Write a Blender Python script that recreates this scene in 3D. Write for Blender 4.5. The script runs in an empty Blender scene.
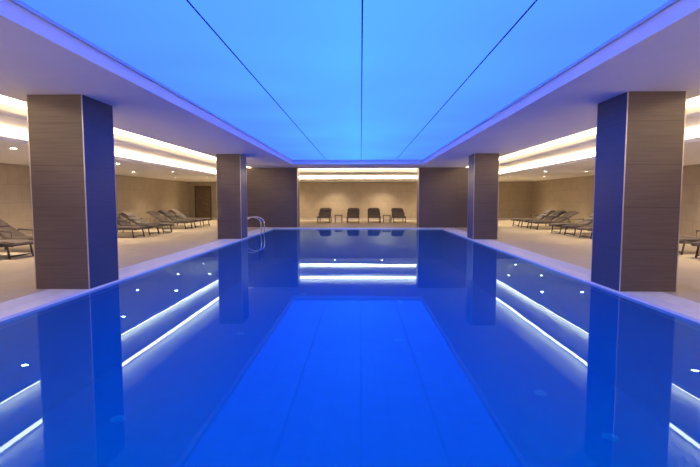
import bpy, bmesh, math
from mathutils import Vector, Matrix
S=bpy.context.scene
S.view_settings.view_transform='Standard'
S.view_settings.look='None'
COL=S.collection
CAMH=1.31

# ------------------------------------------------------------ materials
def nmat(name):
    m=bpy.data.materials.new(name); m.use_nodes=True
    nt=m.node_tree; b=nt.nodes.get('Principled BSDF')
    return m,nt,b
def N(nt,t,**k):
    n=nt.nodes.new(t)
    for a,v in k.items():
        if a in n.inputs: n.inputs[a].default_value=v
        else: setattr(n,a,v)
    return n
def plain(name,col,rough=.5,metal=0.,noise=.04,scale=6.):
    m,nt,b=nmat(name)
    tc=N(nt,'ShaderNodeTexCoord'); no=N(nt,'ShaderNodeTexNoise'); no.inputs['Scale'].default_value=scale
    nt.links.new(tc.outputs['Object'],no.inputs['Vector'])
    r=N(nt,'ShaderNodeValToRGB')
    r.color_ramp.elements[0].color=(*[max(0,c*(1-noise*2)) for c in col],1)
    r.color_ramp.elements[1].color=(*[min(1,c*(1+noise*2)) for c in col],1)
    r.color_ramp.elements[0].position=.3; r.color_ramp.elements[1].position=.7
    nt.links.new(no.outputs['Fac'],r.inputs['Fac']); nt.links.new(r.outputs['Color'],b.inputs['Base Color'])
    b.inputs['Roughness'].default_value=rough; b.inputs['Metallic'].default_value=metal
    return m
def tile(name,c1,c2,grout,w,h,rough=.4,mode='floor',mortar=.01,streak=0,offset=0.5,spec=.5):
    """mode floor: XY; wall: (X+Y, Z)"""
    m,nt,b=nmat(name)
    g=N(nt,'ShaderNodeNewGeometry'); sep=N(nt,'ShaderNodeSeparateXYZ'); nt.links.new(g.outputs['Position'],sep.inputs[0])
    cb=N(nt,'ShaderNodeCombineXYZ')
    if mode=='floor':
        nt.links.new(sep.outputs['X'],cb.inputs['X']); nt.links.new(sep.outputs['Y'],cb.inputs['Y'])
    else:
        ad=N(nt,'ShaderNodeMath',operation='ADD'); nt.links.new(sep.outputs['X'],ad.inputs[0]); nt.links.new(sep.outputs['Y'],ad.inputs[1])
        nt.links.new(ad.outputs[0],cb.inputs['X']); nt.links.new(sep.outputs['Z'],cb.inputs['Y'])
    br=N(nt,'ShaderNodeTexBrick'); br.offset=offset
    br.inputs['Scale'].default_value=1; br.inputs['Brick Width'].default_value=w; br.inputs['Row Height'].default_value=h
    br.inputs['Mortar Size'].default_value=mortar; br.inputs['Mortar Smooth'].default_value=.3
    br.inputs['Color1'].default_value=(*c1,1); br.inputs['Color2'].default_value=(*c2,1); br.inputs['Mortar'].default_value=(*grout,1)
    nt.links.new(cb.outputs[0],br.inputs['Vector'])
    mp=N(nt,'ShaderNodeMapping'); nt.links.new(cb.outputs[0],mp.inputs['Vector'])
    mp.inputs['Scale'].default_value=(1.5,40,1) if streak else (1,1,1)
    no=N(nt,'ShaderNodeTexNoise'); no.inputs['Scale'].default_value=1.0 if streak else 3.; no.inputs['Detail'].default_value=4
    nt.links.new(mp.outputs[0],no.inputs['Vector'])
    mr=N(nt,'ShaderNodeMapRange'); mr.inputs['From Min'].default_value=.3; mr.inputs['From Max'].default_value=.7
    a=streak if streak else .06
    mr.inputs['To Min'].default_value=1-a; mr.inputs['To Max'].default_value=1+a
    nt.links.new(no.outputs['Fac'],mr.inputs['Value'])
    vm=N(nt,'ShaderNodeVectorMath',operation='SCALE'); nt.links.new(br.outputs['Color'],vm.inputs[0]); nt.links.new(mr.outputs[0],vm.inputs['Scale'])
    nt.links.new(vm.outputs[0],b.inputs['Base Color'])
    b.inputs['Roughness'].default_value=rough; b.inputs['Specular IOR Level'].default_value=spec
    return m
def emis(name,col,st):
    m,nt,b=nmat(name); nt.nodes.remove(b)
    e=N(nt,'ShaderNodeEmission'); e.inputs[0].default_value=(*col,1); e.inputs[1].default_value=st
    nt.links.new(e.outputs[0],nt.nodes['Material Output'].inputs[0]); return m

M_plaster=plain('ceiling_plaster',(.80,.80,.81),.8,noise=.01,scale=2)
M_floor=tile('deck_stone_tile',(.56,.48,.37),(.60,.515,.40),(.45,.38,.29),.6,.6,.35,mortar=.006,offset=0)
M_wall=tile('wall_stone_tile',(.41,.35,.265),(.45,.38,.29),(.33,.275,.21),1.2,.6,.5,'wall',mortar=.008,offset=.5)
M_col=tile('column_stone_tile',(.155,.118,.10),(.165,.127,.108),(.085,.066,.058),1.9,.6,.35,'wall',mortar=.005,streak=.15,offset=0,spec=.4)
M_col_bluelit=tile('column_tile_painted_blue_light',(.036,.052,.13),(.04,.057,.14),(.027,.036,.09),1.9,.6,.4,'wall',mortar=.005,streak=.12,offset=0,spec=.3)  # column tile variant: blue light on the pool side put into base colour
M_trim=plain('brushed_trim',(.62,.58,.56),.35,.6)
M_cop=plain('white_coping_stone',(.90,.88,.87),.35,noise=.02)
M_grate=plain('white_grating',(.88,.87,.88),.5,noise=.02)
M_dark=plain('dark_joint',(.02,.05,.14),.7)
M_metal=plain('stainless_steel',(.75,.76,.78),.18,1.)
M_rattan=plain('taupe_wicker',(.07,.055,.05),.6,noise=.25,scale=60)
M_sling=plain('taupe_sling_fabric',(.115,.09,.08),.8,noise=.12,scale=40)
M_door=plain('door_veneer',(.16,.11,.075),.5,noise=.1)
M_doorfr=plain('door_frame_paint',(.10,.075,.06),.5)
M_ptile=tile('blue_pool_tile',(.002,.40,.72),(.002,.415,.74),(.002,.37,.68),.25,.25,.3,'floor',mortar=.012,offset=0)
M_pwall=tile('blue_pool_wall_tile',(.002,.40,.70),(.002,.42,.72),(.002,.37,.66),.25,.25,.3,'wall',mortar=.012,offset=0)
M_inlet=plain('inlet_plastic',(.6,.99,.99),.4)
M_cove=emis('cove_led_diffuser',(1.,.74,.42),16.)
M_dl=emis('downlight_lens',(1.,.9,.72),85.)

# luminous stretch film
m,nt,b=nmat('luminous_stretch_film'); nt.nodes.remove(b); M_film=m
g=N(nt,'ShaderNodeNewGeometry'); sep=N(nt,'ShaderNodeSeparateXYZ'); nt.links.new(g.outputs['Position'],sep.inputs[0])
ab=N(nt,'ShaderNodeMath',operation='ABSOLUTE'); nt.links.new(sep.outputs['X'],ab.inputs[0])
no=N(nt,'ShaderNodeTexNoise'); no.inputs['Scale'].default_value=.45; no.inputs['Detail'].default_value=1
nt.links.new(g.outputs['Position'],no.inputs['Vector'])
ad=N(nt,'ShaderNodeMath',operation='MULTIPLY_ADD'); nt.links.new(no.outputs['Fac'],ad.inputs[0]); ad.inputs[1].default_value=2.2; nt.links.new(ab.outputs[0],ad.inputs[2])
mr=N(nt,'ShaderNodeMapRange'); mr.inputs['From Min'].default_value=.6; mr.inputs['From Max'].default_value=3.6; nt.links.new(ad.outputs[0],mr.inputs['Value'])
r=N(nt,'ShaderNodeValToRGB'); r.color_ramp.elements[0].color=(.040,.185,.97,1); r.color_ramp.elements[1].color=(.034,.108,.80,1)
nt.links.new(mr.outputs[0],r.inputs['Fac'])
e=N(nt,'ShaderNodeEmission'); nt.links.new(r.outputs['Color'],e.inputs[0]); e.inputs[1].default_value=2.8
nt.links.new(e.outputs[0],nt.nodes['Material Output'].inputs[0])

# water
m,nt,b=nmat('pool_water'); nt.nodes.remove(b); M_water=m
tc=N(nt,'ShaderNodeNewGeometry'); no=N(nt,'ShaderNodeTexNoise'); no.inputs['Scale'].default_value=.9; no.inputs['Detail'].default_value=1
nt.links.new(tc.outputs['Position'],no.inputs['Vector'])
bu=N(nt,'ShaderNodeBump'); bu.inputs['Strength'].default_value=.03; bu.inputs['Distance'].default_value=.03; nt.links.new(no.outputs['Fac'],bu.inputs['Height'])
fr=N(nt,'ShaderNodeFresnel'); fr.inputs['IOR'].default_value=1.33; nt.links.new(bu.outputs[0],fr.inputs['Normal'])
gl=N(nt,'ShaderNodeBsdfGlossy'); gl.inputs['Roughness'].default_value=.008; gl.inputs['Color'].default_value=(.44,.74,1,1); nt.links.new(bu.outputs[0],gl.inputs['Normal'])
tr=N(nt,'ShaderNodeBsdfTransparent'); tr.inputs[0].default_value=(.12,.78,.95,1)
df=N(nt,'ShaderNodeBsdfDiffuse'); df.inputs[0].default_value=(.0005,.21,.62,1)
m1=N(nt,'ShaderNodeMixShader'); m1.inputs[0].default_value=.35; nt.links.new(tr.outputs[0],m1.inputs[1]); nt.links.new(df.outputs[0],m1.inputs[2])
m2=N(nt,'ShaderNodeMixShader'); nt.links.new(fr.outputs[0],m2.inputs[0]); nt.links.new(m1.outputs[0],m2.inputs[1]); nt.links.new(gl.outputs[0],m2.inputs[2])
nt.links.new(m2.outputs[0],nt.nodes['Material Output'].inputs[0])

# ------------------------------------------------------------ mesh helpers
def add_box(bm,x0,x1,y0,y1,z0,z1,mi=0):
    vs=[bm.verts.new(p) for p in [(x0,y0,z0),(x1,y0,z0),(x1,y1,z0),(x0,y1,z0),(x0,y0,z1),(x1,y0,z1),(x1,y1,z1),(x0,y1,z1)]]
    out=[]
    for f in [(3,2,1,0),(4,5,6,7),(0,1,5,4),(1,2,6,5),(2,3,7,6),(3,0,4,7)]:
        fc=bm.faces.new([vs[i] for i in f]); fc.material_index=mi; out.append(fc)
    return out
def tube(bm,pts,r,mi=0,seg=8):
    pts=[Vector(p) for p in pts]; rings=[]
    for i,p in enumerate(pts):
        d=(pts[min(i+1,len(pts)-1)]-pts[max(i-1,0)]).normalized()
        up=Vector((0,0,1)) if abs(d.z)<.95 else Vector((1,0,0))
        a=d.cross(up).normalized(); c=d.cross(a).normalized()
        rings.append([bm.verts.new(p+r*(math.cos(t)*a+math.sin(t)*c)) for t in [2*math.pi*k/seg for k in range(seg)]])
    for A,B in zip(rings,rings[1:]):
        for k in range(seg):
            f=bm.faces.new([A[k],A[(k+1)%seg],B[(k+1)%seg],B[k]]); f.material_index=mi; f.smooth=True
    for R in (rings[0],rings[-1]):
        f=bm.faces.new(R); f.material_index=mi
def cyl(bm,c,r,z0,z1,mi=0,seg=24):
    a=[bm.verts.new((c[0]+r*math.cos(2*math.pi*k/seg),c[1]+r*math.sin(2*math.pi*k/seg),z0)) for k in range(seg)]
    b=[bm.verts.new((v.co.x,v.co.y,z1)) for v in a]
    for k in range(seg):
        f=bm.faces.new([a[k],a[(k+1)%seg],b[(k+1)%seg],b[k]]); f.material_index=mi
    bm.faces.new(a[::-1]).material_index=mi; bm.faces.new(b).material_index=mi
def finish(bm,name,mats,parent=None,bevel=0):
    bmesh.ops.recalc_face_normals(bm,faces=bm.faces)
    me=bpy.data.meshes.new(name); bm.to_mesh(me); bm.free()
    for m in mats: me.materials.append(m)
    o=bpy.data.objects.new(name,me); COL.objects.link(o)
    if parent: o.parent=parent
    return o
def boxes(name,bl,mats,parent=None,bevel=0):
    bm=bmesh.new()
    for b in bl: add_box(bm,*b)
    return finish(bm,name,mats,parent,bevel)

W=11.2; Y0=-5.; Y1=30.5
PX=3.83; PY0=1.5; PY1=21.2; G=.6
# ------------------------------------------------------------ shell
boxes('floor',[(-W,-PX-G,Y0,Y1,-.3,0),(PX+G,W,Y0,Y1,-.3,0),(-PX-G,PX+G,Y0,PY0-G,-.3,0),(-PX-G,PX+G,PY1+G,Y1,-.3,0)],[M_floor])
boxes('wall_left',[(-W-.2,-W,Y0-.2,Y1+.2,-.3,3.5)],[M_wall])
boxes('wall_right',[(W,W+.2,Y0-.2,Y1+.2,-.3,3.5)],[M_wall])
boxes('wall_back',[(-W,W,Y1,Y1+.2,-.3,3.5)],[M_wall])
boxes('wall_front',[(-W,W,Y0-.2,Y0,-.3,3.5)],[M_wall])
boxes('baseboard_left',[(-W,-W+.02,Y0,Y1,0,.1)],[M_trim])
boxes('baseboard_right',[(W-.02,W,Y0,Y1,0,.1)],[M_trim])
boxes('baseboard_back',[(-9.6,W-.02,Y1-.02,Y1,0,.1)],[M_trim])

FX=2.78; FY0=1.0; FY1=20.; ZS=2.80; ZT=3.26; SX=5.0; SY=22.8
c=[(-W,W,Y0,Y1,ZT,3.5)]
for s in (-1,1):
    def sx(a,b): return (min(s*a,s*b),max(s*a,s*b))
    c.append((*sx(FX,SX),Y0,SY,ZS,ZT))
    c.append((*sx(6.0,W),Y0,Y1,2.76,2.83)); c.append((*sx(6.4,W),Y0,Y1,2.83,ZT))
    c.append((*sx(7.1,W),Y0,Y1,2.53,2.76)); c.append((*sx(6.8,W),Y0,Y1,2.46,2.53))
c+=[(-FX,FX,Y0,FY0,ZS,ZT),(-FX,FX,FY1,SY,ZS,ZT)]
c+=[(-6.0,6.0,26.0,Y1,2.76,2.83),(-6.4,6.4,26.6,Y1,2.83,ZT),(-7.1,7.1,28.7,Y1,2.53,2.76),(-6.8,6.8,28.2,Y1,2.46,2.53)]
boxes('ceiling',c,[M_plaster])
# coves
for s,nm in ((-1,'left'),(1,'right')):
    def sx(a,b): return (min(s*a,s*b),max(s*a,s*b))
    boxes('cove_light',[(*sx(6.385,6.4),Y0+.1,26.55,3.07,3.19),(*sx(7.085,7.1),Y0+.1,28.6,2.61,2.72)],[M_cove])
boxes('cove_light',[(-6.3,6.3,26.585,26.6,3.04,3.17),(-7.0,7.0,28.685,28.7,2.61,2.72)],[M_cove])
# film + seams
film=boxes('luminous_ceiling_panel',[(-FX,FX,FY0,FY1,2.99,3.03)],[M_film])
sm=[(x-.007,x+.007,FY0,FY1,2.985,2.99) for x in (-1.33,.15,1.62)]
boxes('trim_1',sm,[M_dark])
boxes('trim_2',[(-FX,-FX+.03,FY0,FY1,2.955,2.99),(FX-.03,FX,FY0,FY1,2.955,2.99),(-FX+.03,FX-.03,FY1-.03,FY1,2.955,2.99)],[M_trim])

# ------------------------------------------------------------ pool
D=1.4
boxes('pool_basin',[(-PX-.15,PX+.15,PY0-.15,PY1+.15,-D-.15,-D,0),
  (-PX-.15,-PX,PY0-.15,PY1+.15,-D,-.12,1),(PX,PX+.15,PY0-.15,PY1+.15,-D,-.12,1),
  (-PX,PX,PY0-.15,PY0,-D,-.12,1),(-PX,PX,PY1,PY1+.15,-D,-.12,1)],[M_ptile,M_pwall])
i=.25
boxes('pool_coping',[(-PX-i,-PX,PY0-i,PY1+i,-.12,0.0),(PX,PX+i,PY0-i,PY1+i,-.12,0.0),(-PX,PX,PY0-i,PY0,-.12,0.0),(-PX,PX,PY1,PY1+i,-.12,0.0)],[M_cop])
bm=bmesh.new()
for s in (-1,1):
    a,b_=sorted((s*(PX+i),s*(PX+G)))
    add_box(bm,a,b_,PY0-G,PY1+G,-.12,-.03)
    add_box(bm,*sorted((s*(PX+G-.02),s*(PX+G))),PY0-G,PY1+G,-.03,0)
    y=PY0-G
    while y<PY1+G-.03:
        add_box(bm,*sorted((s*(PX+i+.012),s*(PX+G-.02))),y,y+.035,-.03,-.002); y+=.05
for (a,b_) in ((PY0-G,PY0-i),(PY1+i,PY1+G)):
    add_box(bm,-PX-i,PX+i,a,b_,-.12,-.03)
    x=-PX-i
    while x<PX+i-.03:
        add_box(bm,x,x+.035,a+.01,b_-.01,-.03,-.002); x+=.05
finish(bm,'overflow_grating',[M_grate])
bm=bmesh.new()
v=[bm.verts.new(p) for p in [(-PX,PY0,-.035),(PX,PY0,-.035),(PX,PY1,-.035),(-PX,PY1,-.035)]]; bm.faces.new(v)
finish(bm,'pool_water',[M_water])
bm=bmesh.new()
for (x,y) in [(-2.85,5.5),(2.98,5.2),(.88,8.8),(2.65,6.4),(-2.3,9.2),(1.2,12.2),(-1.5,13.2),(-1.0,17)]:
    cyl(bm,(x,y),.085,-D,-D+.02); cyl(bm,(x,y),.04,-D+.02,-D+.035)
finish(bm,'pool_floor_inlets',[M_inlet])

# ------------------------------------------------------------ columns
CW=.80
for y in (6.67,15.4):
    for s in (-1,1):
        x0,x1=sorted((s*(PX+.002),s*(PX+CW)))
        t=.01
        bm=bmesh.new()
        fs=add_box(bm,x0,x1,y,y+CW+.03,0,ZS,0)
        fs[3 if s<0 else 5].material_index=2   # pool-facing side, blue light painted into the tile colour
        for cx in (x0,x1):
            for cy in (y,y+CW+.03):
                add_box(bm,cx-t*.3 if cx==x0 else cx-t,cx+t if cx==x0 else cx+t*.3,cy-t*.3 if cy==y else cy-t,cy+t if cy==y else cy+t*.3,0,ZS,1)
        finish(bm,'square_column',[M_col,M_trim,M_col_bluelit])
for s in (-1,1):
    x0,x1=sorted((s*2.85,s*5.3))
    boxes('wide_pier',[(x0,x1,22.0,22.75,0,ZS,0)]+[(cx-.012,cx+.012,21.99,22.01,0,ZS,1) for cx in (x0,x1)],[M_col,M_trim])

# ------------------------------------------------------------ door
bx0,bx1=-10.65,-9.75
boxes('door_1',[(bx0,bx1,Y1-.05,Y1,0,2.1,0),(bx0-.09,bx0,Y1-.08,Y1,0,2.19,1),(bx1,bx1+.09,Y1-.08,Y1,0,2.19,1),(bx0,bx1,Y1-.08,Y1,2.1,2.19,1),
   (bx1-.14,bx1-.11,Y1-.11,Y1-.05,.98,1.02,2),(bx1-.24,bx1-.11,Y1-.12,Y1-.1,.985,1.015,2)],[M_door,M_doorfr,M_metal])

# ------------------------------------------------------------ downlights
bmd=bmesh.new(); cyl(bmd,(0,0),.068,-.004,0,0)
for k in range(24):
    a0=2*math.pi*k/24;a1=2*math.pi*(k+1)/24
    q=[bmd.verts.new((r_*math.cos(a),r_*math.sin(a),z)) for r_,a,z in ((.068,a0,-.012),(.068,a1,-.012),(.095,a1,-.006),(.095,a0,-.006))]
    bmd.faces.new(q).material_index=1
    q=[bmd.verts.new((r_*math.cos(a),r_*math.sin(a),z)) for r_,a,z in ((.095,a0,-.006),(.095,a1,-.006),(.095,a1,0),(.095,a0,0))]
    bmd.faces.new(q).material_index=1
dl=bpy.data.meshes.new('recessed_downlight'); bmd.to_mesh(dl); bmd.free(); dl.materials.append(M_dl); dl.materials.append(M_metal)
def spot(e,ang):
    sp=bpy.data.lights.new('downlight_spot','SPOT'); sp.energy=e; sp.color=(1,.78,.52); sp.spot_size=math.radians(ang); sp.spot_blend=.8; sp.shadow_soft_size=.06
    return sp
SP1=spot(235,125); SP2=spot(290,150)
def down(x,y,z,sp=SP1):
    o=bpy.data.objects.new('recessed_downlight',dl); COL.objects.link(o); o.location=(x,y,z)
    l=bpy.data.objects.new('lamp',sp); COL.objects.link(l); l.parent=o; l.location=(0,0,-.03)
for y in (-2.9,1.5,6.0,10.4,14.9,19.3,23.7,27.6):
    for s in (-1,1):
        down(s*7.65,y,2.46); down(s*9.3,y,2.46)
for x in (-4.5,-1.5,1.5,4.5): down(x,29.4,2.46)
for x in (-3.9,-1.3,1.3,3.9): down(x,-1.5,ZS,SP2)

# ------------------------------------------------------------ loungers
bm=bmesh.new()
w=.33
prof=[(0,.30),(.25,.335),(.7,.33),(1.12,.32),(1.2,.335)]
back=[(1.22,.35),(1.45,.49),(1.68,.62),(1.86,.71),(1.93,.73)]
P=prof+back
def slab(pts,hw,th,mi):
    top=[];bot=[]
    for (u,z) in pts:
        top.append((bm.verts.new((u,-hw,z+th)),bm.verts.new((u,hw,z+th)))); bot.append((bm.verts.new((u,-hw,z)),bm.verts.new((u,hw,z))))
    def F(*v): bm.faces.new(v).material_index=mi
    for k in range(len(pts)-1):
        F(top[k][0],top[k+1][0],top[k+1][1],top[k][1]); F(bot[k][1],bot[k+1][1],bot[k+1][0],bot[k][0])
        F(bot[k][0],bot[k+1][0],top[k+1][0],top[k][0]); F(top[k][1],top[k+1][1],bot[k+1][1],bot[k][1])
    F(bot[0][0],top[0][0],top[0][1],bot[0][1]); F(bot[-1][1],top[-1][1],top[-1][0],bot[-1][0])
slab(P,w-.02,.05,1)
# pillow
slab([(1.58,.59),(1.64,.65),(1.82,.745),(1.88,.76)],w-.07,.05,1)
for s in (-1,1):
    tube(bm,[(u,s*w,z+.01) for u,z in P],.024)
    tube(bm,[(0.02,s*w,.29),(1.9,s*w,.27)],.022)
    tube(bm,[(.18,s*w,.30),(.12,s*w,.0)],.022)
    tube(bm,[(1.75,s*w,.28),(1.8,s*w,.0)],.022)
    tube(bm,[(1.60,s*w,.28),(1.45,s*w,.50)],.015)
    tube(bm,[(1.0,s*w,.30),(1.02,s*(w+.02),.52),(1.40,s*(w+.02),.54),(1.46,s*w,.49)],.02)
for u,z in ((.0,.31),(.7,.28),(1.82,.27),(1.93,.74)): tube(bm,[(u,-w,z),(u,w,z)],.022)
tube(bm,[(.13,-w,.06),(.13,w,.06)],.015)
bmesh.ops.recalc_face_normals(bm,faces=bm.faces)
lm=bpy.data.meshes.new('sun_lounger'); bm.to_mesh(lm); bm.free(); lm.materials.append(M_rattan); lm.materials.append(M_sling)
def lounger(x,y,rot):
    o=bpy.data.objects.new('sun_lounger',lm); COL.objects.link(o); o.location=(x,y,0); o.rotation_euler=(0,0,math.radians(rot))
for y in (9.1,10.3,11.5,15.9,17.1,18.3,20.6,21.8,23.0):
    lounger(7.6,y,4); lounger(-7.4,y,176)
for x in (-1.95,-.3,.9,2.3): lounger(x,25.9,90)
def table(x,y):
    bm=bmesh.new(); add_box(bm,x-.22,x+.22,y-.22,y+.22,.40,.44)
    for a in (-1,1):
        for b in (-1,1): tube(bm,[(x+a*.19,y+b*.19,.40),(x+a*.19,y+b*.19,0)],.018)
    add_box(bm,x-.19,x+.19,y-.19,y+.19,.14,.16)
    finish(bm,'side_table',[M_rattan])
table(-1.12,26.4); table(1.6,26.4)

# ------------------------------------------------------------ ladder handrails
bm=bmesh.new()
for y in (17.6,18.2):
    pts=[(-4.35,y,0),(-4.35,y,.42)]
    for k in range(9):
        a=math.pi-k*math.pi/8*1.0
        pts.append((-4.0+.35*math.cos(a),y,.42+.22*math.sin(a)))
    pts+=[(-3.64,y,.2),(-3.70,y,-.3),(-3.72,y,-1.0)]
    tube(bm,pts,.022,seg=10); cyl(bm,(-4.35,y),.05,0,.015)
for z in (-.25,-.5,-.75): add_box(bm,-3.75,-3.66,17.6,18.2,z,z+.025)
finish(bm,'pool_ladder',[M_metal])

# ------------------------------------------------------------ world + camera
wd=bpy.data.worlds.new('World'); S.world=wd; wd.use_nodes=True
wd.node_tree.nodes['Background'].inputs[0].default_value=(.02,.02,.03,1)
cd=bpy.data.cameras.new('camera'); cam=bpy.data.objects.new('camera',cd); COL.objects.link(cam); S.camera=cam
cd.sensor_width=36; cd.lens=24; cd.clip_start=.05
cam.location=(0.14,0,CAMH); cam.rotation_euler=(math.radians(90-4.17),0,math.radians(1.33))
